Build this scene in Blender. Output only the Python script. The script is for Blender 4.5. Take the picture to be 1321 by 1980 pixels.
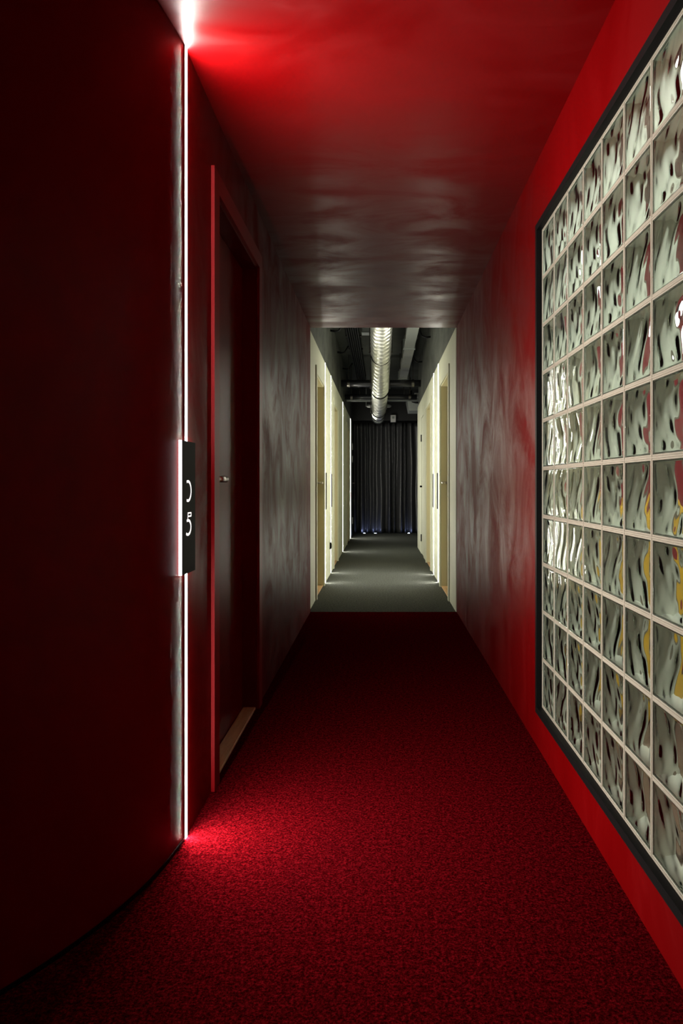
import bpy, math, random
from mathutils import Vector, noise as mnoise
random.seed(7)
S = bpy.context.scene
for o in list(bpy.data.objects): bpy.data.objects.remove(o)

# ------------------------------------------------------------------ camera
cd = bpy.data.cameras.new('camera'); cam = bpy.data.objects.new('camera', cd)
S.collection.objects.link(cam); S.camera = cam
cam.location = (0, 0, 1.095); cam.rotation_euler = (math.pi/2, 0, 0)      # looks along +Y
cd.sensor_fit = 'VERTICAL'; cd.sensor_height = 36; cd.sensor_width = 24
cd.lens = 1370/1980*36
cd.shift_x = -75.5/1980; cd.shift_y = -52.5/1980
cd.clip_start = .02
# ------------------------------------------------------------------ world, exposure
w = bpy.data.worlds.new('world'); S.world = w; w.use_nodes = True
w.node_tree.nodes['Background'].inputs[0].default_value = (.02, .02, .022, 1)
w.node_tree.nodes['Background'].inputs[1].default_value = .05
S.view_settings.view_transform = 'Standard'; S.view_settings.look = 'None'
S.view_settings.gamma = 1; S.view_settings.use_curve_mapping = False
S.view_settings.exposure = 0
LED_RED = 620      # light line in the red wall
LED_WHITE = 155    # light lines in the pale corridor
ROOM_LAMP = 31    # lamp in the room behind the glass blocks
S.cycles.sample_clamp_indirect = 4
S.cycles.max_bounces = 10

# ------------------------------------------------------------------ materials
def mat(name, col=(.5,.5,.5), rough=.5, metal=0, spec=.5, emit=None, strength=0, **k):
    m = bpy.data.materials.new(name); m.use_nodes = True
    b = m.node_tree.nodes['Principled BSDF']
    b.inputs['Base Color'].default_value = (*col, 1)
    b.inputs['Roughness'].default_value = rough
    b.inputs['Metallic'].default_value = metal
    b.inputs['Specular IOR Level'].default_value = spec
    if emit:
        b.inputs['Emission Color'].default_value = (*emit, 1)
        b.inputs['Emission Strength'].default_value = strength
    for kk, v in k.items(): b.inputs[kk.replace('_', ' ')].default_value = v
    return m
def nodes(m): return m.node_tree.nodes, m.node_tree.links, m.node_tree.nodes['Principled BSDF']
def tex(m, scale=(1,1,1), nscale=5, detail=4, rough=.55, dist=0):
    N, L, b = nodes(m)
    tc = N.new('ShaderNodeTexCoord'); mp = N.new('ShaderNodeMapping'); nt = N.new('ShaderNodeTexNoise')
    mp.inputs['Scale'].default_value = scale
    nt.inputs['Scale'].default_value = nscale; nt.inputs['Detail'].default_value = detail
    nt.inputs['Roughness'].default_value = rough; nt.inputs['Distortion'].default_value = dist
    L.new(tc.outputs['Object'], mp.inputs['Vector']); L.new(mp.outputs[0], nt.inputs['Vector'])
    return nt
def ramp(m, src, stops):
    N, L, b = nodes(m)
    r = N.new('ShaderNodeValToRGB')
    e = r.color_ramp.elements
    while len(e) < len(stops): e.new(.5)
    for i, (p, c) in enumerate(stops):
        e[i].position = p
        e[i].color = (*c, 1) if isinstance(c, tuple) else (c, c, c, 1)
    L.new(src.outputs['Fac'], r.inputs[0]); return r
def bump(m, src, strength, dist):
    N, L, b = nodes(m)
    bp = N.new('ShaderNodeBump'); bp.inputs['Strength'].default_value = strength; bp.inputs['Distance'].default_value = dist
    L.new(src.outputs['Fac'], bp.inputs['Height']); L.new(bp.outputs[0], b.inputs['Normal'])

def red_paint(name, scale, spec):
    m = mat(name, (.12, .0005, .001), .4, spec=spec)
    N, L, b = nodes(m)
    n1 = tex(m, scale, 2.6, 6, .62, .8)
    L.new(ramp(m, n1, [(.36, .30), (.5, .40), (.66, .58)]).outputs[0], b.inputs['Roughness'])
    L.new(ramp(m, n1, [(.3, (.09,.0003,.0006)), (.7, (.112,.0004,.0008))]).outputs[0], b.inputs['Base Color'])
    bump(m, n1, .02, .0015)
    return m
M = {}
M['red_wall'] = red_paint('red_wall_paint', (1.2, 1.2, .8), .03)
M['red_ceiling'] = red_paint('red_ceiling_paint', (.7, 1.3, 1), .13)
M['red_door'] = mat('red_door_lacquer', (.10,.0005,.001), .38, spec=.05)
M['red_edge'] = mat('red_casing_lacquer', (.17,.0012,.003), .4, spec=.08)
def carpet(name, a, b_, c, sheen):
    m = mat(name, a, 1, spec=.0)
    N, L, b = nodes(m)
    n1 = tex(m, (1,1,1), 140, 6, .8)
    n3 = tex(m, (1,1,1), 60, 4, .7)
    mixn = N.new('ShaderNodeMix'); mixn.inputs[0].default_value = .28
    L.new(n1.outputs['Fac'], mixn.inputs[2]); L.new(n3.outputs['Fac'], mixn.inputs[3])
    rp = ramp(m, n1, [(.39, a), (.5, b_), (.62, c)])
    L.new(mixn.outputs[0], rp.inputs[0])
    L.new(rp.outputs[0], b.inputs['Base Color'])
    n2 = tex(m, (1,1,1), 210, 3, .7)
    bump(m, n2, .7, .006)
    b.inputs['Sheen Weight'].default_value = sheen; b.inputs['Sheen Roughness'].default_value = .5
    b.inputs['Sheen Tint'].default_value = (*c, 1)
    return m
M['red_carpet'] = carpet('red_carpet', (.005,.0001,.0003), (.038,.0005,.0012), (.15,.0028,.006), .02)
M['grey_carpet'] = carpet('grey_carpet', (.022,.023,.021), (.066,.07,.062), (.16,.165,.145), .03)
def plaster(name, a, b_, rough, scale, bs):
    m = mat(name, a, rough)
    N, L, b = nodes(m); n1 = tex(m, scale, 4, 6, .65)
    L.new(ramp(m, n1, [(.35, a), (.68, b_)]).outputs[0], b.inputs['Base Color'])
    bump(m, n1, bs, .01); return m
M['pale_wall'] = plaster('pale_wall_paint', (.56,.57,.43), (.60,.61,.47), .5, (1,1,1), .05)
M['pale_wood'] = mat('pale_door_lacquer', (.58,.53,.33), .45)
M['concrete'] = plaster('dark_concrete', (.022,.025,.020), (.085,.09,.075), .9, (3,.5,.8), .6)
M['dark_ceiling'] = plaster('dark_ceiling_paint', (.024,.027,.022), (.045,.05,.04), .9, (1,1,1), .3)
M['black_wall'] = mat('black_wall_paint', (.018,.018,.018), .6)
M['lobby_wall'] = mat('lobby_wall_paint', (.10,.004,.004), .7, spec=.1)
M['wood'] = plaster('threshold_wood', (.42,.24,.11), (.62,.40,.20), .45, (9,1,1), .05)
M['black_metal'] = mat('black_metal', (.004,.004,.004), .45, spec=.06)
M['black_plate'] = mat('black_plate', (.004,.004,.0036), .5, spec=.02)
M['steel'] = mat('brushed_steel', (.55,.52,.46), .28, 1)
M['dark_steel'] = mat('dark_steel', (.16,.15,.13), .35, 1)
M['alu'] = mat('aluminium_profile', (.6,.6,.6), .35, 1)
M['galv'] = plaster('galvanised_steel', (.62,.63,.58), (.80,.81,.75), .36, (1,1,1), .05)
nodes(M['galv'])[2].inputs['Metallic'].default_value = .85
M['galv_grey'] = mat('galvanised_sheet', (.40,.43,.41), .42, .8)
M['black_rubber'] = mat('black_rubber', (.005,.005,.005), .5, spec=.2)
M['pipe_black'] = mat('pipe_black_paint', (.025,.025,.028), .3)
M['white_plastic'] = mat('white_plastic', (.75,.75,.72), .4)
M['curtain'] = mat('black_satin_curtain', (.042,.042,.043), .38, spec=.9)
M['led_red'] = mat('led_diffuser_bright', (.9,.9,.9), .5, emit=(1,.965,.90), strength=LED_RED)
M['led_white'] = mat('led_diffuser', (.9,.9,.9), .5, emit=(1,.97,.86), strength=LED_WHITE)
M['edge_glow'] = mat('edge_lit_acrylic', (.85,.8,.8), .2, emit=(1,.93,.93), strength=4)
M['edge_glow_soft'] = mat('edge_lit_acrylic_soft', (.6,.6,.5), .3, emit=(1,.97,.88), strength=1.5)
M['digit'] = mat('backlit_digit', (.8,.8,.8), .4, emit=(1,.96,.95), strength=1)
M['mortar'] = plaster('beige_mortar', (.20,.168,.128), (.23,.196,.150), .9, (6,6,6), .2)
M['liner'] = mat('coated_block_side', (.66,.67,.57), .35)
M['uplight'] = mat('blue_uplight_lens', (.8,.8,.9), .3, emit=(.42,.52,1), strength=70)
M['room_lamp'] = mat('room_lamp_diffuser', (.9,.9,.9), .4, emit=(1,.98,.95), strength=ROOM_LAMP)
M['globe'] = mat('glint_globe_glow', (.9,.9,.9), .4, emit=(1,.98,1), strength=9)  # glow of the globes added to make glints in the glass blocks
M['room_wall'] = mat('room_pale_wall', (.34,.31,.26), .7)
M['room_red'] = mat('room_red_wall', (.26,.012,.022), .5)
M['room_floor'] = mat('room_brown_floor', (.12,.085,.06), .5)
M['yellow'] = mat('yellow_lacquer', (.62,.36,.015), .35)
g = bpy.data.materials.new('wavy_glass'); g.use_nodes = True; N = g.node_tree.nodes; N.clear()
go = N.new('ShaderNodeOutputMaterial'); gg = N.new('ShaderNodeBsdfGlass')
gg.inputs['Color'].default_value = (.95,.972,.955,1); gg.inputs['Roughness'].default_value = .02; gg.inputs['IOR'].default_value = 1.48
g.node_tree.links.new(gg.outputs[0], go.inputs[0]); M['glass'] = g
g = bpy.data.materials.new('thin_back_glass'); g.use_nodes = True; N = g.node_tree.nodes; L = g.node_tree.links; N.clear()
go = N.new('ShaderNodeOutputMaterial'); mx = N.new('ShaderNodeMixShader'); tr = N.new('ShaderNodeBsdfTransparent'); gl = N.new('ShaderNodeBsdfGlossy')
tr.inputs[0].default_value = (.91,.945,.92,1); gl.inputs['Roughness'].default_value = .05
mx.inputs[0].default_value = .08; L.new(tr.outputs[0], mx.inputs[1]); L.new(gl.outputs[0], mx.inputs[2]); L.new(mx.outputs[0], go.inputs[0]); M['thin_glass'] = g

# ------------------------------------------------------------------ mesh helpers
class MB:
    def __init__(s): s.v = []; s.f = []; s.mi = []
    def add(s, vs, fs, mi=0):
        o = len(s.v); s.v += [tuple(v) for v in vs]; s.f += [tuple(i+o for i in f) for f in fs]; s.mi += [mi]*len(fs); return s
    def box(s, x0, x1, y0, y1, z0, z1, mi=0):
        x0, x1 = sorted((x0, x1)); y0, y1 = sorted((y0, y1)); z0, z1 = sorted((z0, z1))
        return s.add([(x0,y0,z0),(x1,y0,z0),(x1,y1,z0),(x0,y1,z0),(x0,y0,z1),(x1,y0,z1),(x1,y1,z1),(x0,y1,z1)],
                     [(0,3,2,1),(4,5,6,7),(0,1,5,4),(1,2,6,5),(2,3,7,6),(3,0,4,7)], mi)
    def tube(s, pts, r, n=10, mi=0, cap=True, closed=False):
        pts = [Vector(p) for p in pts]; k = len(pts); rs = r if isinstance(r, (list, tuple)) else [r]*k
        vs = []; up = Vector((0,0,1))
        for i, p in enumerate(pts):
            a = pts[(i-1) % k] if (i or closed) else p; b = pts[(i+1) % k] if (i < k-1 or closed) else p
            t = (b-a).normalized()
            ref = up if abs(t.z) < .95 else Vector((0,1,0))
            u = t.cross(ref).normalized(); v = u.cross(t)
            for j in range(n):
                q = 2*math.pi*j/n; vs.append(p + rs[i]*(math.cos(q)*u + math.sin(q)*v))
        fs = []
        for i in range(k if closed else k-1):
            for j in range(n):
                a = i*n+j; b = i*n+(j+1) % n; c = ((i+1) % k)*n
                fs.append((a, b, c+(j+1) % n, c+j))
        if cap and not closed: fs += [tuple(range(n))[::-1], tuple(range((k-1)*n, k*n))]
        return s.add(vs, fs, mi)
    def mesh(s, name, mats, smooth=False):
        me = bpy.data.meshes.new(name); me.from_pydata(s.v, [], s.f)
        for m in (mats if isinstance(mats, list) else [mats]): me.materials.append(M[m])
        me.polygons.foreach_set('material_index', s.mi)
        if smooth: me.polygons.foreach_set('use_smooth', [True]*len(me.polygons))
        me.update(); return me
    def build(s, name, mats, parent=None, smooth=False, bevel=0):
        o = bpy.data.objects.new(name, s.mesh(name, mats, smooth)); S.collection.objects.link(o)
        if parent: o.parent = parent
        if bevel:
            b = o.modifiers.new('bevel', 'BEVEL'); b.width = bevel; b.segments = 2; b.limit_method = 'ANGLE'
        return o
def tag(o, label, cat, group=None, kind=None):
    o['label'] = label; o['category'] = cat
    if group: o['group'] = group
    if kind: o['kind'] = kind
    return o
def empty(name, loc=(0,0,0)):
    o = bpy.data.objects.new(name, None); S.collection.objects.link(o); o.location = loc; o.empty_display_size = .1; return o
def shift(o, parent):            # parts are modelled in world coordinates: keep them there under a moved Empty
    o.parent = parent; o.location = -Vector(parent.location); return o
def child(mb, name, m, parent, smooth=False, bevel=0):
    o = mb.build(name, m, None, smooth, bevel)
    o.parent = parent
    p = parent; off = Vector((0,0,0))
    while p: off += Vector(p.location); p = p.parent
    o.location = -off
    return o
def boxo(name, m, parent, *b, bevel=0): return child(MB().box(*b), name, m, parent, bevel=bevel)

XL, XR, H = -.605, .656, 2.45
RED_END = 6.108
WL, WR, WT = -.618, .650, 2.455      # pale corridor walls, their top
CEIL = 3.25
END = 16.25

# ------------------------------------------------------------------ floor, ceilings
tag(MB().box(-3.4, .80, -1.6, RED_END, -.05, 0).build('floor', 'red_carpet'), 'mottled dark red carpet floor of the near corridor', 'floor', kind='structure')
tag(MB().box(-.9, 2.2, RED_END, END+.2, -.05, 0).build('floor_far', 'grey_carpet'), 'dark grey carpet floor of the far pale corridor', 'floor', kind='structure')
tag(MB().box(-3.4, .80, -1.6, RED_END, H, H+.06).build('ceiling', 'red_ceiling'), 'glossy red painted low ceiling over the near corridor', 'ceiling', kind='structure')
tag(MB().box(-.9, 2.2, RED_END-.1, END+.2, CEIL, CEIL+.06).build('ceiling_far', 'dark_ceiling'), 'dark open service ceiling above the far pale corridor', 'ceiling', kind='structure')
tag(MB().box(-.9, 2.2, RED_END-.1, RED_END-.02, H+.06, CEIL).build('wall_bulkhead', 'black_wall'), 'dark bulkhead closing the service ceiling above the red ceiling', 'wall', kind='structure')

# ------------------------------------------------------------------ left red wall with rounded corner and door opening
DY0, DY1, DH = 2.606, 3.468, 2.16
wl = MB(); T = .13
R = 1.27; Y0 = 2.22; cx = XL - R
arc = [(-3.3, Y0-R)] + [(cx + R*math.cos(a), Y0 + R*math.sin(a)) for a in [-math.pi/2 + math.pi/2*i/40 for i in range(41)]]
inn = [(-3.3, Y0-R+T)] + [(cx + (R-T)*math.cos(a), Y0 + (R-T)*math.sin(a)) for a in [-math.pi/2 + math.pi/2*i/40 for i in range(41)]]
n = len(arc); vs = []
for (a, b) in zip(arc, inn): vs += [(a[0],a[1],.012), (a[0],a[1],H), (b[0],b[1],.012), (b[0],b[1],H)]
fs = []
for i in range(n-1):
    a = 4*i; b = a+4
    fs += [(a, b, b+1, a+1), (a+2, a+3, b+3, b+2), (a+1, b+1, b+3, a+3), (a, a+2, b+2, b)]
fs += [(0,1,3,2), (4*n-4, 4*n-2, 4*n-1, 4*n-3)]
cw = MB().add(vs, fs)
o = cw.build('wall_left_curved', 'red_wall', smooth=True)
e = o.modifiers.new('split', 'EDGE_SPLIT'); e.split_angle = math.radians(40)
tag(o, 'dark red wall rounding the corner left of the light line', 'wall', kind='structure')
wl.box(XL-T, XL, Y0, DY0, 0, H); wl.box(XL-T, XL, DY0, DY1, DH, H); wl.box(XL-T, XL, DY1, RED_END, 0, H)
tag(wl.build('wall_left', 'red_wall'), 'glossy red left wall with a door opening', 'wall', kind='structure')
# thin dark metal base strip around the rounded corner
bs = MB(); vs = []; fs = []
arc2 = [(cx + (R+.002)*math.cos(a), Y0 + (R+.002)*math.sin(a)) for a in [-math.pi/2 + math.pi/2*i/40 for i in range(41)]]
inn2 = [(cx + (R-.02)*math.cos(a), Y0 + (R-.02)*math.sin(a)) for a in [-math.pi/2 + math.pi/2*i/40 for i in range(41)]]
for a, b in zip(arc2, inn2): vs += [(a[0],a[1],0), (a[0],a[1],.012), (b[0],b[1],.012), (b[0],b[1],0)]
for i in range(40):
    a = 4*i; b = a+4; fs += [(a,b,b+1,a+1), (a+1,b+1,b+2,a+2), (a+2,b+2,b+3,a+3), (a+3,b+3,b,a)]
fs += [(0,1,2,3), (160,163,162,161)]
bs.add(vs, fs)
tag(bs.build('baseboard_left', 'black_metal', smooth=False), 'thin dark metal strip at the foot of the rounded red wall', 'baseboard', kind='structure')
# lobby around and behind the camera
tag(MB().box(-3.4, -3.3, -1.6, Y0-R+T, 0, H).build('wall_lobby_left', 'lobby_wall'), 'dark red lobby wall left of the camera', 'wall', kind='structure')
tag(MB().box(-3.4, .80, -1.7, -1.6, 0, H).build('wall_lobby_back', 'lobby_wall'), 'dark red lobby wall behind the camera', 'wall', kind='structure')

# ------------------------------------------------------------------ right red wall with the glass block window
P = .1945; ROWS, COLS = 10, 12; J = .0050
GY1 = 2.897; GY0 = GY1 - COLS*P; GZ0 = .189; GZ1 = GZ0 + ROWS*P; GX = XR+.005; GD = .072
m_ = .012
wr = MB(); TR = .10
wr.box(XR, XR+TR, -1.6, GY0-m_, 0, H); wr.box(XR, XR+TR, GY1+m_, RED_END, 0, H)
wr.box(XR, XR+TR, GY0-m_, GY1+m_, 0, GZ0-m_); wr.box(XR, XR+TR, GY0-m_, GY1+m_, GZ1+m_, H)
tag(wr.build('wall_right', 'red_wall'), 'glossy red right wall around the glass block window', 'wall', kind='structure')
win = tag(empty('window_1', (GX, (GY0+GY1)/2, GZ0)), 'glass block window in a black frame in the red wall', 'window', kind='structure')
fr = MB(); F = .030; PR = .017
for (a, b, c, d) in [(GY0-F, GY1+F, GZ0-F, GZ0-.004), (GY0-F, GY1+F, GZ1+.004, GZ1+F), (GY0-F, GY0-.004, GZ0-.004, GZ1+.004), (GY1+.004, GY1+F, GZ0-.004, GZ1+.004)]:
    fr.box(XR-PR, XR-.0005, a, b, c, d)
o = child(fr, 'frame', 'black_metal', win); o['label'] = 'black metal frame'
fr = MB()
for (a, b, c, d) in [(GY0-m_, GY1+m_, GZ0-m_, GZ0-.004), (GY0-m_, GY1+m_, GZ1+.004, GZ1+m_), (GY0-m_, GY0-.004, GZ0-.004, GZ1+.004), (GY1+.004, GY1+m_, GZ0-.004, GZ1+.004)]:
    fr.box(XR, XR+TR-.005, a, b, c, d)
child(fr, 'frame_lining', 'black_metal', win)
mo = MB()
for i in range(COLS+1):
    y = GY0+i*P; a = y-(J/2 if i else .004); b = y+(J/2 if i < COLS else .004)
    mo.box(GX, GX+GD, a, b, GZ0-.004, GZ1+.004)
for j in range(ROWS+1):
    z = GZ0+j*P; a = z-(J/2 if j else .004); b = z+(J/2 if j < ROWS else .004)
    for i in range(COLS):
        mo.box(GX+.0004, GX+GD-.0004, GY0+i*P+J/2, GY0+(i+1)*P-J/2, a, b)
o = child(mo, 'mortar_joints', 'mortar', win); o['label'] = 'beige mortar joints'
def block_mesh(seed):
    mb = MB(); so = (P-J)/2 - .0006; s = so - .0042; n = 36
    def pane(x_out, x_in, amp_out, amp_in, mi, k):
        def h(u, v, q):
            wv = mnoise.noise(Vector((u*30+seed*7.3+.9*math.sin(v*26+seed), v*11+q*31, seed*3.1+q)))
            wv2 = math.sin(66*u + 2.2*math.sin(24*v + seed*2 + q) + seed*1.9)*.45
            ed = min(1, 6*(s-abs(u))/s)*min(1, 6*(s-abs(v))/s)
            return (wv*1.1 + wv2)*max(0, ed)
        vs = []
        for q, (x, a) in enumerate([(x_out, amp_out), (x_in, amp_in)]):
            for i in range(n+1):
                for j in range(n+1):
                    u = -s+2*s*i/n; v = -s+2*s*j/n
                    vs.append((x + a*h(u, v, q), u, v))
        fs = []; N1 = n+1; off = N1*N1
        for i in range(n):
            for j in range(n):
                a = i*N1+j; fs.append((a, a+1, a+N1+1, a+N1)); fs.append((off+a, off+a+N1, off+a+N1+1, off+a+1))
        def rim(idx):
            for a, b in zip(idx, idx[1:]): fs.append((a, off+a, off+b, b))
        rim([i*N1 for i in range(N1)]); rim([n*N1+j for j in range(N1)])
        rim([i*N1+n for i in range(n, -1, -1)]); rim([j for j in range(n, -1, -1)])
        mb.add(vs, fs, mi)
    pane(.0012, .009, .00045, .0016, 0, 0)
    # coated side walls of the hollow block
    a, b = .0003, .064; t = .004; s = so
    o_ = [(-s,-s),(s,-s),(s,s),(-s,s)]; i_ = [(-s+t,-s+t),(s-t,-s+t),(s-t,s-t),(-s+t,s-t)]
    vs = [(a,*p) for p in o_]+[(b,*p) for p in o_]+[(a,*p) for p in i_]+[(b,*p) for p in i_]; fs = []
    for k in range(4):
        l = (k+1) % 4; fs += [(k,l,4+l,4+k), (8+k,12+k,12+l,8+l), (4+k,4+l,12+l,12+k)]
    mb.add(vs, fs, 1)
    mb.add(vs, [(k,8+k,8+(k+1) % 4,(k+1) % 4) for k in range(4)], 3)
    mb.box(.0645, .0700, -s, s, -s, s, 2)
    me = mb.mesh('glass_block', ['glass', 'liner', 'thin_glass', 'mortar'], True)
    for p in me.polygons:
        if p.material_index: p.use_smooth = False
    return me
bm_ = [block_mesh(k) for k in range(3)]
for i in range(COLS):
    for j in range(ROWS):
        o = bpy.data.objects.new('glass_block', bm_[(i*2+j*5+random.randint(0,1)) % 3]); S.collection.objects.link(o)
        o.parent = win; o.location = Vector((GX+.0006, GY0+(i+.5)*P, GZ0+(j+.5)*P)) - Vector(win.location)
        if random.random() < .5: o.rotation_euler = (math.pi, 0, 0)

# room behind the glass blocks
RX0, RX1, RY0, RY1 = XR+TR, 2.7, -.6, 3.7
tag(MB().box(RX0, RX1, RY0, RY1, -.05, 0).build('floor_side_room', 'room_floor'), 'brown floor of the room behind the glass blocks', 'floor', kind='structure')
tag(MB().box(RX0, RX1, RY0, RY1, 2.6, 2.65).build('ceiling_side_room', 'room_wall'), 'pale ceiling of the room behind the glass blocks', 'ceiling', kind='structure')
tag(MB().box(RX1, RX1+.1, RY0, RY1, 0, 2.6).build('wall_side_room_right', 'room_wall'), 'pale wall of the room behind the glass blocks', 'wall', kind='structure')
tag(MB().box(RX0, RX1, RY1, RY1+.1, 0, 2.6).build('wall_side_room_end', 'room_red'), 'red end wall of the room seen through the glass blocks', 'wall', kind='structure')
tag(MB().box(RX0, RX1, RY0-.1, RY0, 0, 2.6).build('wall_side_room_back', 'room_wall'), 'pale near end wall of the room behind the glass blocks', 'wall', kind='structure')
lamp = tag(empty('ceiling_lamp', (1.14, 1.5, 2.54)), 'white ceiling lamp glowing behind the upper glass blocks', 'lamp')
boxo('housing', 'white_plastic', lamp, .86, 1.42, .5, 2.6, 2.57, 2.6)
boxo('diffuser', 'room_lamp', lamp, .89, 1.39, .53, 2.57, 2.545, 2.569)
cab = tag(empty('yellow_cabinet', (1.21, 3.35, 0)), 'yellow object glimpsed through the lower glass blocks', 'cabinet')
boxo('body', 'yellow', cab, .93, 1.49, 3.12, 3.62, .06, 1.0, bevel=.01)
boxo('base', 'black_metal', cab, .95, 1.47, 3.16, 3.6, 0, .06)
for k in range(2): boxo('door', 'yellow', cab, .937+.278*k, 1.205+.278*k, 3.10, 3.119, .09, .97, bevel=.004)

for k, (x, y, z) in enumerate(((.98, 2.95, 2.0), (1.34, 2.85, 1.72))):  # invented glowing globes, added to give the upper blocks white sparkles
    t = tag(empty('glint_globe', (x, y, z)), ['white globe added for glints high behind the glass blocks', 'white globe added for glints lower behind the glass blocks'][k], 'lamp', 'added glint globes behind the glass blocks')
    mb = MB(); r = .085; vs = []; fs = []
    for i in range(13):
        a = math.pi*i/12
        vs += [(x+r*math.sin(a)*math.cos(2*math.pi*j/20), y+r*math.sin(a)*math.sin(2*math.pi*j/20), z+r*math.cos(a)) for j in range(20)]
    for i in range(12):
        for j in range(20): fs.append((i*20+j, (i+1)*20+j, (i+1)*20+(j+1) % 20, i*20+(j+1) % 20))
    child(mb.add(vs, fs), 'globe', 'globe', t, True)
    child(MB().tube([(x, y, z+r-.005), (x, y, z+r+.05)], [.03, .022], 16), 'cap', 'black_metal', t)
    child(MB().tube([(x, y, z+r+.05), (x, y, 2.6)], .004, 6), 'cord', 'black_rubber', t)
# ------------------------------------------------------------------ doors
def door(name, s, X, y0, y1, handle_far, paint, edge, leafm, jambm, label, near_c=.079):
    """s=-1 left wall, +1 right wall; X is the wall plane; the leaf stands back 68 mm."""
    d = tag(empty(name, (X, (y0+y1)/2, 0)), label, 'door', kind='structure')
    c, p = .079, .013; far = y1
    for (a, b) in ((y0-c, y0), (y1, y1+c)):
        boxo('casing', edge, d, X-s*p, X-s*.0004, a, b, 0, DH+.075)
    boxo('casing_head', edge, d, X-s*p, X-s*.0004, y0, y1, DH, DH+.075)
    for (a, b) in ((y0, y0+.012), (y1-.012, y1)): boxo('jamb', jambm, d, X, X+s*.115, a, b, 0, DH)
    boxo('jamb_head', jambm, d, X, X+s*.115, y0+.012, y1-.012, DH-.012, DH)
    boxo('threshold', 'wood', d, X+s*.004, X+s*.066, y0+.0125, y1-.0125, 0, .012, bevel=.003)
    leaf = boxo('door_leaf', leafm, d, X+s*.068, X+s*.108, y0+.015, y1-.015, .008, DH-.015, bevel=.002)
    hy = y1-.075 if handle_far else y0+.075
    hz = 1.117
    pl = child(MB().box(X+s*.060, X+s*.0678, hy-.02, hy+.02, hz-.155, hz+.075), 'handle_plate', 'dark_steel', leaf, bevel=.003)
    dirn = -1 if handle_far else 1
    mb = MB().tube([(X+s*.062, hy, hz), (X+s*.020, hy, hz), (X+s*.010, hy+dirn*.004, hz), (X+s*.006, hy+dirn*.016, hz), (X+s*.006, hy+dirn*.06, hz), (X+s*.008, hy+dirn*.125, hz)], [.012,.012,.013,.013,.013,.0125], 14)
    lv = child(mb, 'lever_handle', 'steel', leaf, smooth=True)
    return d
door('door_1', -1, XL, DY0, DY1, False, 'red_wall', 'red_edge', 'red_door', 'red_door', 'red door recessed in the red left wall beside number plate 05')
LD = [(6.80, 7.66, True), (9.32, 10.18, False), (12.95, 13.81, True)]
RD = [(6.73, 7.61, True), (9.10, 9.97, False)]
for k, (a, b, f) in enumerate(LD):
    door('door_%d' % (k+2), -1, WL, a, b, f, 'pale_wall', 'pale_wall', 'pale_wood', 'pale_wood',
         ['pale door nearest the red section on the left', 'pale door second from the red section on the left', 'pale door nearest the black curtain on the left'][k])
for k, (a, b, f) in enumerate(RD):
    door('door_%d' % (k+5), 1, WR, a, b, f, 'pale_wall', 'pale_wall', 'pale_wood', 'pale_wood',
         ['pale door nearest the red section on the right', 'pale door second from the red section on the right'][k])

# ------------------------------------------------------------------ pale corridor walls
def wall_with(name, s, X, y0, y1, ops, label):
    mb = MB(); T = .12; y = y0
    for (a, b) in ops:
        mb.box(X, X+s*T, y, a, 0, WT); mb.box(X, X+s*T, a, b, DH, WT); y = b
    mb.box(X, X+s*T, y, y1, 0, WT)
    return tag(mb.build(name, 'pale_wall'), label, 'wall', kind='structure')
LEND, REND = 15.3, 12.45
wall_with('wall_left_far', -1, WL, RED_END, LEND, [(a, b) for a, b, _ in LD], 'pale cream left wall of the far corridor')
HA, HB = 10.72, 11.27
wall_with('wall_right_far', 1, WR, RED_END, REND, [(a, b) for a, b, _ in RD] + [(HA, HB)], 'pale cream right wall of the far corridor')
tag(MB().box(WL-.15, WL-.035, RED_END, END, WT, CEIL).build('wall_upper_left', 'concrete'), 'rough dark grey upper wall above the left pale wall', 'wall', kind='structure')
tag(MB().box(WR+.015, WR+.15, RED_END, REND, WT, CEIL).build('wall_upper_right', 'concrete'), 'rough dark grey upper wall above the right pale wall', 'wall', kind='structure')
tag(MB().box(-.9, 2.2, END, END+.1, 0, CEIL).build('wall_end', 'black_wall'), 'black end wall behind the curtain', 'wall', kind='structure')
tag(MB().box(WL-.034, 2.1, 15.98, END-.001, 2.545, CEIL).build('wall_end_upper', 'black_wall'), 'black bulkhead above the curtain', 'wall', kind='structure')
tag(MB().box(2.1, 2.2, REND, END, 0, CEIL).build('wall_alcove_right', 'black_wall'), 'black side wall where the corridor widens', 'wall', kind='structure')
tag(MB().box(WR+.12, 2.1, REND-.1, REND, 0, CEIL).build('wall_alcove_near', 'black_wall'), 'black return wall where the corridor widens', 'wall', kind='structure')
# flush service door on the right
hd = tag(empty('door_7', (WR, (HA+HB)/2, 0)), 'narrow flush pale service door with black hinges on the right', 'door', kind='structure')
boxo('door_leaf', 'pale_wall', hd, WR+.004, WR+.04, HA+.008, HB-.008, .01, DH-.01)
boxo('reveal', 'black_metal', hd, WR+.06, WR+.07, HA, HB, 0, DH)
for z in (.20, 1.78): boxo('hinge', 'black_metal', hd, WR-.012, WR+.004, HB-.045, HB-.008, z, z+.11)
boxo('latch', 'black_metal', hd, WR-.028, WR+.004, HB-.12, HB-.05, 1.055, 1.085)
# open door at the very end of the left wall
ed = tag(empty('door_8', (WL, LEND+.03, 0)), 'pale door edge with white hinges beside the curtain', 'door', kind='structure')
boxo('door_leaf', 'pale_wall', ed, WL-.12, WL-.0, LEND+.004, LEND+.045, .01, 2.1)
for z in (.25, 1.58, 1.85): boxo('hinge', 'white_plastic', ed, WL, WL+.02, LEND+.006, LEND+.04, z, z+.14)
child(MB().tube([(WL-.01, LEND+.024, 1.13), (WL+.045, LEND+.024, 1.13), (WL+.05, LEND+.06, 1.13), (WL+.05, LEND+.13, 1.13)], .010, 10), 'lever_handle', 'steel', ed, True)

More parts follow.
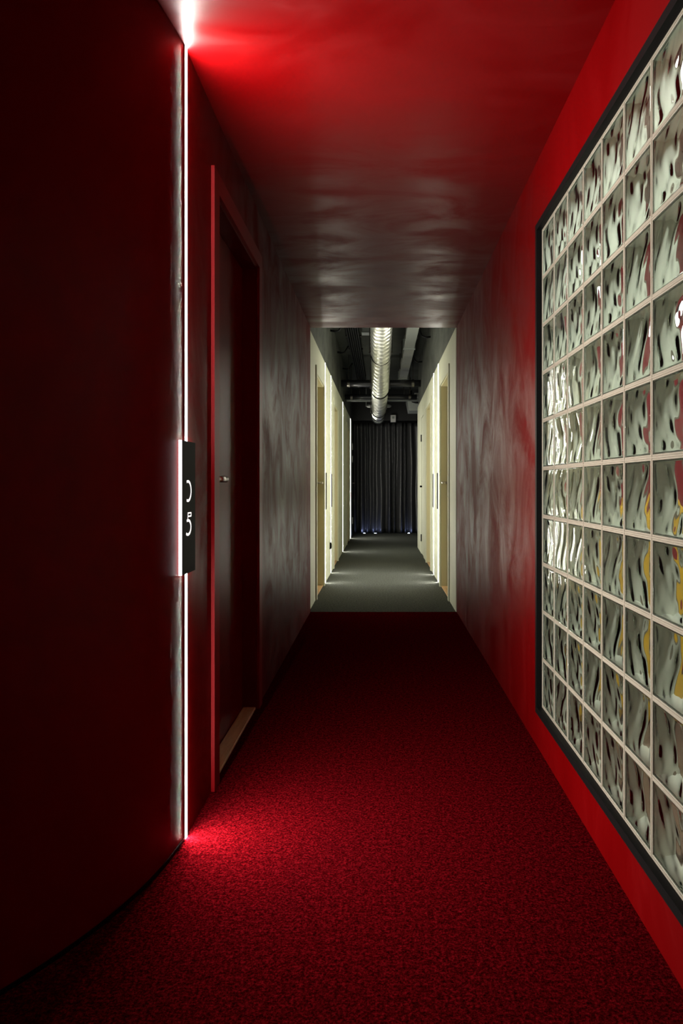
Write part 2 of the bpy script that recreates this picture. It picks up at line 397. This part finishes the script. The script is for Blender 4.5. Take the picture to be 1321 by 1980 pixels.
# ------------------------------------------------------------------ light lines and number plates
def led(s, X, y, zt, m, label, width=.019, gap=None, bulge=.0002):
    t = tag(empty('light_line', (X, y, 0)), label, 'light', 'vertical light lines')
    segs = [(0.002, gap[0]), (gap[1], zt)] if gap else [(0.002, zt)]
    for (a, b) in segs:
        boxo('profile', 'alu', t, X-s*.0004, X-s*.0025, y-width/2-.003, y+width/2+.003, a, b)
        mb = MB(); n = 6; vs = []; fs = []
        for z in (a+.001, b-.001):
            for i in range(n+1):
                q = math.pi*i/n
                vs.append((X-s*(.0026+bulge*math.sin(q)), y-width/2*math.cos(q), z))
        for i in range(n):
            fs.append((i, i+1, n+1+i+1, n+1+i) if s < 0 else (i, n+1+i, n+1+i+1, i+1))
        fs += [tuple(range(n+1)), tuple(range(2*n+1, n, -1)), (0, n+1, 2*n+1, n)]
        child(mb.add(vs, fs), 'diffuser', m, t)
    return t
PZ0, PZ1 = .823, 1.229
def plate(s, X, y, label, glow, digits=False):
    t = tag(empty('number_plate', (X, y, PZ0)), label, 'sign', 'black plates on the light lines')
    h = .0735
    boxo('acrylic_body', 'edge_glow' if digits else 'edge_glow_soft', t, X-s*.0006, X-s*.0105, y-h, y+h, PZ0, PZ1)
    face = boxo('face', 'black_plate', t, X-s*.0107, X-s*.0122, y-h, y+h, PZ0, PZ1)
    if digits:
        xf = X-s*.0123
        def stroke(name, pts, wd):
            mb = MB()
            for k in range(len(pts)-1):
                (a, b), (c, d) = pts[k], pts[k+1]; L = math.hypot(c-a, d-b) or 1
                nx, nz = -(d-b)/L*wd/2, (c-a)/L*wd/2
                e = .0012*k % .0002
                q = [(a+nx, b+nz), (a-nx, b-nz), (c-nx, d-nz), (c+nx, d+nz)]
                vs = [(xf, y+u, v) for u, v in q] + [(xf-s*(.0006+e), y+u, v) for u, v in q]
                mb.add(vs, [(0,1,2,3),(4,7,6,5),(0,4,5,1),(1,5,6,2),(2,6,7,3),(3,7,4,0)])
            return child(mb, name, 'digit', face)
        def arcp(cy, cz, ry, rz, a0, a1, n=18): return [(cy+ry*math.cos(math.radians(a0+(a1-a0)*i/n)), cz+rz*math.sin(math.radians(a0+(a1-a0)*i/n))) for i in range(n+1)]
        z0 = 1.076
        d0 = stroke('digit', arcp(-.014, z0, .036, .030, 112, -112), .0075); d0['label'] = 'glowing stencil numeral 0'
        zc = .964
        d5 = stroke('digit', arcp(-.014, zc, .034, .022, 112, -125), .0075); d5['label'] = 'bowl of the glowing stencil numeral 5'
        f = stroke('digit', [(-.014, 1.008), (.022, 1.008), (.022, .998), (-.014, .998), (-.014, 1.010)], .0045); f['label'] = 'flag of the glowing numeral 5'
        stroke('digit', [(-.014, .998), (-.017, .984)], .004)
    return t
led(-1, XL, 2.195, H, 'led_red', 'white floor-to-ceiling light line in the red wall', gap=(PZ0, PZ1), width=.020, bulge=.0016)
plate(-1, XL, 2.193, 'black number plate 05 across the light line on the red wall', True, True)
LL = [7.895, 8.80, 11.58, 14.45]; RL = [7.95, 8.62]
ordn = ['first', 'second', 'third', 'fourth']
for k, y in enumerate(LL):
    led(-1, WL, y, WT-.003, 'led_white', '%s white light line from the red section on the left pale wall' % ordn[k], gap=(PZ0, PZ1) if k < 2 else None)
    if k < 2: plate(-1, WL, y, 'black plate on the %s light line of the left pale wall' % ordn[k], True)
for k, y in enumerate(RL):
    led(1, WR, y, WT-.003, 'led_white', '%s white light line from the red section on the right pale wall' % ordn[k], gap=(PZ0, PZ1))
    plate(1, WR, y, 'black plate on the %s light line of the right pale wall' % ordn[k], True)
# black wall socket low on the left pale wall
so = tag(empty('wall_socket', (WL, 8.62, .35)), 'small black wall socket low on the left pale wall', 'socket')
boxo('body', 'black_metal', so, WL+.0004, WL+.018, 8.58, 8.66, .315, .395, bevel=.003)
boxo('insert', 'black_rubber', so, WL+.0182, WL+.024, 8.595, 8.645, .33, .38, bevel=.002)

# ------------------------------------------------------------------ services under the dark ceiling
DP = [(7.0, .02, 3.05), (8.0, .015, 3.045), (8.7, .010, 3.00), (9.6, .004, 2.83), (11.1, -.008, 2.56), (12.2, -.022, 2.49), (12.9, -.030, 2.475), (14.4, -.048, 2.515), (16.2, -.060, 2.645)]
def duct_at(y):
    for (a, b) in zip(DP, DP[1:]):
        if a[0] <= y <= b[0]:
            t = (y-a[0])/(b[0]-a[0]); return Vector((a[1]+(b[1]-a[1])*t, y, a[2]+(b[2]-a[2])*t))
    return Vector((DP[-1][1], y, DP[-1][2]))
def duct_smooth(y): return sum((duct_at(min(16.2, max(7.0, y+q))) for q in (-.4,-.2,0,.2,.4)), Vector())/5
DR = .122
dz = tag(empty('spiral_duct', (0, 11, CEIL-.2)), 'round galvanised spiral air duct running under the dark ceiling', 'duct')
def duct_seg(y0, y1, r, pitch):
    mb = MB(); n = 48; k = int((y1-y0)/(pitch/8)); vs = []; fs = []
    for i in range(k+1):
        y = y0+(y1-y0)*i/k; c = duct_smooth(y)
        for j in range(n):
            q = 2*math.pi*j/n; ph = (y/pitch + j/n) % 1
            rr = r + max(0, .016*(1-abs(ph-.18)/.18))
            vs.append((c.x+rr*math.cos(q), y, c.z+rr*math.sin(q)))
    for i in range(k):
        for j in range(n): fs.append((i*n+j, i*n+(j+1) % n, (i+1)*n+(j+1) % n, (i+1)*n+j))
    fs += [tuple(range(n))[::-1], tuple(range(k*n, (k+1)*n))]
    return child(mb.add(vs, fs), 'duct_section', 'galv', dz, False)
duct_seg(7.05, 9.56, DR, .13); duct_seg(9.56, 11.12, DR, .15); duct_seg(11.12, 13.3, DR-.004, .30); duct_seg(13.3, 15.93, DR-.008, .22)
for y in (9.56, 11.12, 13.3, 14.3):
    c = duct_smooth(y); mb = MB(); n = 32
    vs = []; fs = []
    for j in range(n):
        q = 2*math.pi*j/n
        for (r, dy) in ((DR-.006, -.016), (DR+.013, -.016), (DR+.013, .016), (DR-.006, .016)): vs.append((c.x+r*math.cos(q), y+dy, c.z+r*math.sin(q)))
    for j in range(n):
        for e in range(4): fs.append((4*j+e, 4*j+(e+1) % 4, 4*((j+1) % n)+(e+1) % 4, 4*((j+1) % n)+e))
    child(mb.add(vs, fs), 'clamp_ring', 'black_rubber', dz, False)
    for sx in (-1, 1):
        child(MB().box(c.x+sx*(DR+.012), c.x+sx*(DR+.04), y-.008, y+.008, c.z+.03, c.z+.05).tube([(c.x+sx*(DR+.03), y, c.z+.05), (c.x+sx*(DR+.03), y, CEIL)], .005, 6), 'hanger_rod', 'dark_steel', dz)
# flange where the duct meets the end wall
c = duct_smooth(15.9); child(MB().tube([(c.x, 15.92, c.z), (c.x, 15.975, c.z)], [DR+.012, DR+.03], 32), 'wall_flange', 'galv_grey', dz, False)

rd = tag(empty('rectangular_duct', (.40, 10, 3.0)), 'flat rectangular galvanised duct beside the spiral duct', 'duct')
boxo('duct_section', 'galv_grey', rd, .325, .470, 7.0, 9.90, 3.0, 3.12); boxo('duct_section', 'galv', rd, .332, .476, 9.93, 12.70, 3.0, 3.12)
for y in (9.90, 12.70): boxo('flange', 'galv_grey', rd, .315, .486, y, y+.03, 2.985, 3.135)
for y in (8.4, 9.2, 10.6, 11.6):
    for x in (.32, .48): child(MB().tube([(x, y, 2.99), (x, y, CEIL)], .006, 6), 'hanger_rod', 'dark_steel', rd)
for k in range(6):
    x = -.465+.031*k; z = 3.2
    pts = [(x, 6.3+.4*q, z+.002*math.sin(q*1.3+k)) for q in range(24)]
    o = MB().tube(pts, .0125, 8).build('cable', 'black_rubber', smooth=True)
    tag(o, 'black cable under the dark ceiling, %s from the left of six' % ['first','second','third','fourth','fifth','sixth'][k], 'cable', 'black cables in the ceiling bundle')
for k, y in enumerate((7.6, 8.8, 10.2, 11.2)):
    boxo2 = MB().box(-.50, -.28, y-.02, y+.02, 3.226, 3.249)
    tag(boxo2.build('cable_clip', 'dark_steel'), 'dark bracket holding the cable bundle, %s from the red ceiling' % ordn[k], 'bracket', 'cable brackets')
for k, y in enumerate((9.2, 10.7, 12.2)):
    pts = [(WL-.036, y, 3.10), (-.58, y, 3.085), (-.54, y+.02, 3.10), (-.50, y, 3.165), (-.485, y, 3.19)]
    tag(MB().tube(pts, .014, 8).build('drop_cable', 'black_rubber', smooth=True), 'black cable looping from the left upper wall, %s from the red ceiling' % ordn[k], 'cable', 'looping black cables')
for k, y in enumerate((9.4, 11.3)):
    pts = [(WR+.016, y, 3.06), (.60, y, 3.05), (.55, y+.02, 3.08), (.51, y, 3.17), (.505, y, CEIL)]
    tag(MB().tube(pts, .012, 8).build('drop_cable', 'black_rubber', smooth=True), 'black cable looping from the right upper wall, %s from the red ceiling' % ordn[k], 'cable', 'looping black cables')
jb = tag(empty('junction_box', (-.19, 9.7, 3.17)), 'small pale junction box on the dark ceiling near the duct', 'box')
boxo('body', 'galv_grey', jb, -.25, -.15, 9.62, 9.78, 3.17, 3.249, bevel=.004); boxo('cover', 'galv_grey', jb, -.256, -.144, 9.61, 9.79, 3.16, 3.169)
def cross_pipe(y, z, r, label):
    t = tag(empty('cross_pipe', (0, y, z)), label, 'pipe', 'black cross pipes')
    child(MB().tube([(WL-.034, y, z), (-.3, y, z), (.3, y, z), (WR+.014, y, z)], r, 20), 'pipe', 'pipe_black', t, True)
    for x in (-.53, .535):
        child(MB().tube([(x-.02, y, z), (x+.02, y, z)], r+.008, 20), 'pipe_collar', 'dark_steel', t)
        child(MB().tube([(x, y, z+r), (x, y, CEIL)], .007, 6), 'hanger_rod', 'dark_steel', t)
cross_pipe(11.74, 2.775, .058, 'black pipe crossing above the round duct nearer the red ceiling')
cross_pipe(12.95, 2.70, .05, 'black pipe crossing above the round duct nearer the curtain')
tb = tag(empty('steel_beam', (.2, 13.6, 2.66)), 'blue grey metal rail crossing above the curtain', 'beam')
boxo('rail', 'galv_grey', tb, WL-.034, 2.0, 13.58, 13.66, 2.70, 2.77)
for x in (-.4, .45): child(MB().tube([(x, 13.62, 2.77), (x, 13.62, CEIL)], .008, 6), 'hanger_rod', 'dark_steel', tb)
ub = tag(empty('air_unit', (.72, 14, 2.5)), 'grey ventilation box with a black elbow pipe at the upper right', 'vent box')
mb = MB(); mb.add([(.56,13.9,2.55),(1.3,13.9,2.55),(1.3,14.5,2.55),(.56,14.5,2.55),(.52,13.85,2.78),(1.3,13.85,2.78),(1.3,14.6,2.78),(.52,14.6,2.78)], [(0,3,2,1),(4,5,6,7),(0,1,5,4),(1,2,6,5),(2,3,7,6),(3,0,4,7)])
child(mb, 'housing', 'galv_grey', ub)
child(MB().tube([(.585,13.74,2.92),(.585,13.74,2.80),(.595,13.74,2.755),(.625,13.74,2.72),(.68,13.74,2.705),(1.0,13.74,2.70)], .032, 14), 'elbow_pipe', 'black_rubber', ub, True)
boxo('control_box', 'white_plastic', ub, .66, .80, 13.76, 13.84, 2.80, 2.88)
for x in (.60, 1.25): child(MB().tube([(x, 14.2, 2.78), (x, 14.2, CEIL)], .008, 6), 'hanger_rod', 'dark_steel', ub)
# white cable loops hung around the duct
wc = tag(empty('cable_coil', (-.04, 14.05, 2.56)), 'loose white cable coil looped behind the round duct', 'cable')
for (cx_, rx, rz, tilt) in ((-.045, .245, .055, .10), (-.045, .225, .045, -.05), (-.03, .235, .06, .02)):
    pts = [(cx_+rx*math.cos(q), 14.05+.12*math.sin(q)+tilt*.3, 2.655+abs(tilt)*.1+rz*math.sin(q)*abs(math.cos(q))) for q in [2*math.pi*i/40 for i in range(40)]]
    child(MB().tube(pts, .010, 8, closed=True), 'loop', 'white_plastic', wc, True)
child(MB().tube([(-.285, 14.05, 2.655), (-.285, 14.05, CEIL)], .004, 6), 'hanger_wire', 'white_plastic', wc)
ws = tag(empty('wall_sensor', (.283, 15.98, 2.52)), 'white box on the black wall above the curtain', 'sensor')
boxo('body', 'white_plastic', ws, .225, .345, 15.90, 15.9795, 2.505, 2.665, bevel=.006); boxo('lens', 'galv_grey', ws, .26, .31, 15.892, 15.8995, 2.58, 2.63)

# ------------------------------------------------------------------ curtain and floor uplights
cu = tag(empty('curtain', (.3, 16.1, 0)), 'black satin floor-length curtain closing the end of the corridor', 'curtain')
mb = MB(); nx, nz = 420, 26; vs = []; fs = []
x0, x1, z0, z1 = -.86, 1.75, .012, 2.50
rnd = random.Random(3); ph = []; x = x0; acc = 0
for i in range(nx+1):
    acc += (x1-x0)/nx*2*math.pi/(.18+.15*mnoise.noise(Vector((i*.06, 1.7, 0)))); ph.append(acc)
for k in range(nz+1):
    t = k/nz; z = z0+(z1-z0)*t
    for i in range(nx+1):
        xx = x0+(x1-x0)*i/nx
        a = .060*(1+.9*mnoise.noise(Vector((xx*3, 5, t*.6))))*(1-.35*t)
        yy = 16.08 + a*math.sin(ph[i]+.9*mnoise.noise(Vector((xx*4, t*2.4, 9)))) + .022*mnoise.noise(Vector((xx*6, t*1.5, 3)))
        vs.append((xx, yy, z))
for k in range(nz):
    for i in range(nx): fs.append((k*(nx+1)+i, k*(nx+1)+i+1, (k+1)*(nx+1)+i+1, (k+1)*(nx+1)+i))
o = child(mb.add(vs, fs), 'fabric', 'curtain', cu, True); so_ = o.modifiers.new('solid', 'SOLIDIFY'); so_.thickness = .003
boxo('curtain_rail', 'black_metal', cu, x0, x1, 16.05, 16.11, 2.50, 2.53)
for k, x in enumerate((-.364, -.118, .635)):
    t = tag(empty('floor_uplight', (x, 15.95, 0)), 'small bluish floor light at the foot of the curtain, %s from the left' % ordn[k], 'floor light', 'floor lights under the curtain')
    y = 15.955
    n = 20; vs = []; fs = []
    for (r, z) in ((.040, .0005), (.040, .006), (.030, .008), (.030, .004)): vs += [(x+r*math.cos(2*math.pi*j/n), y+r*math.sin(2*math.pi*j/n), z) for j in range(n)]
    for e in range(3):
        for j in range(n): fs.append((e*n+j, e*n+(j+1) % n, (e+1)*n+(j+1) % n, (e+1)*n+j))
    child(MB().add(vs, fs), 'bezel', 'dark_steel', t)
    vs = [(x, y, .0150)] + [(x+.029*math.cos(2*math.pi*j/n), y+.029*math.sin(2*math.pi*j/n), .005) for j in range(n)]
    child(MB().add(vs, [(0, 1+j, 1+(j+1) % n) for j in range(n)]), 'lens', 'uplight', t, True)
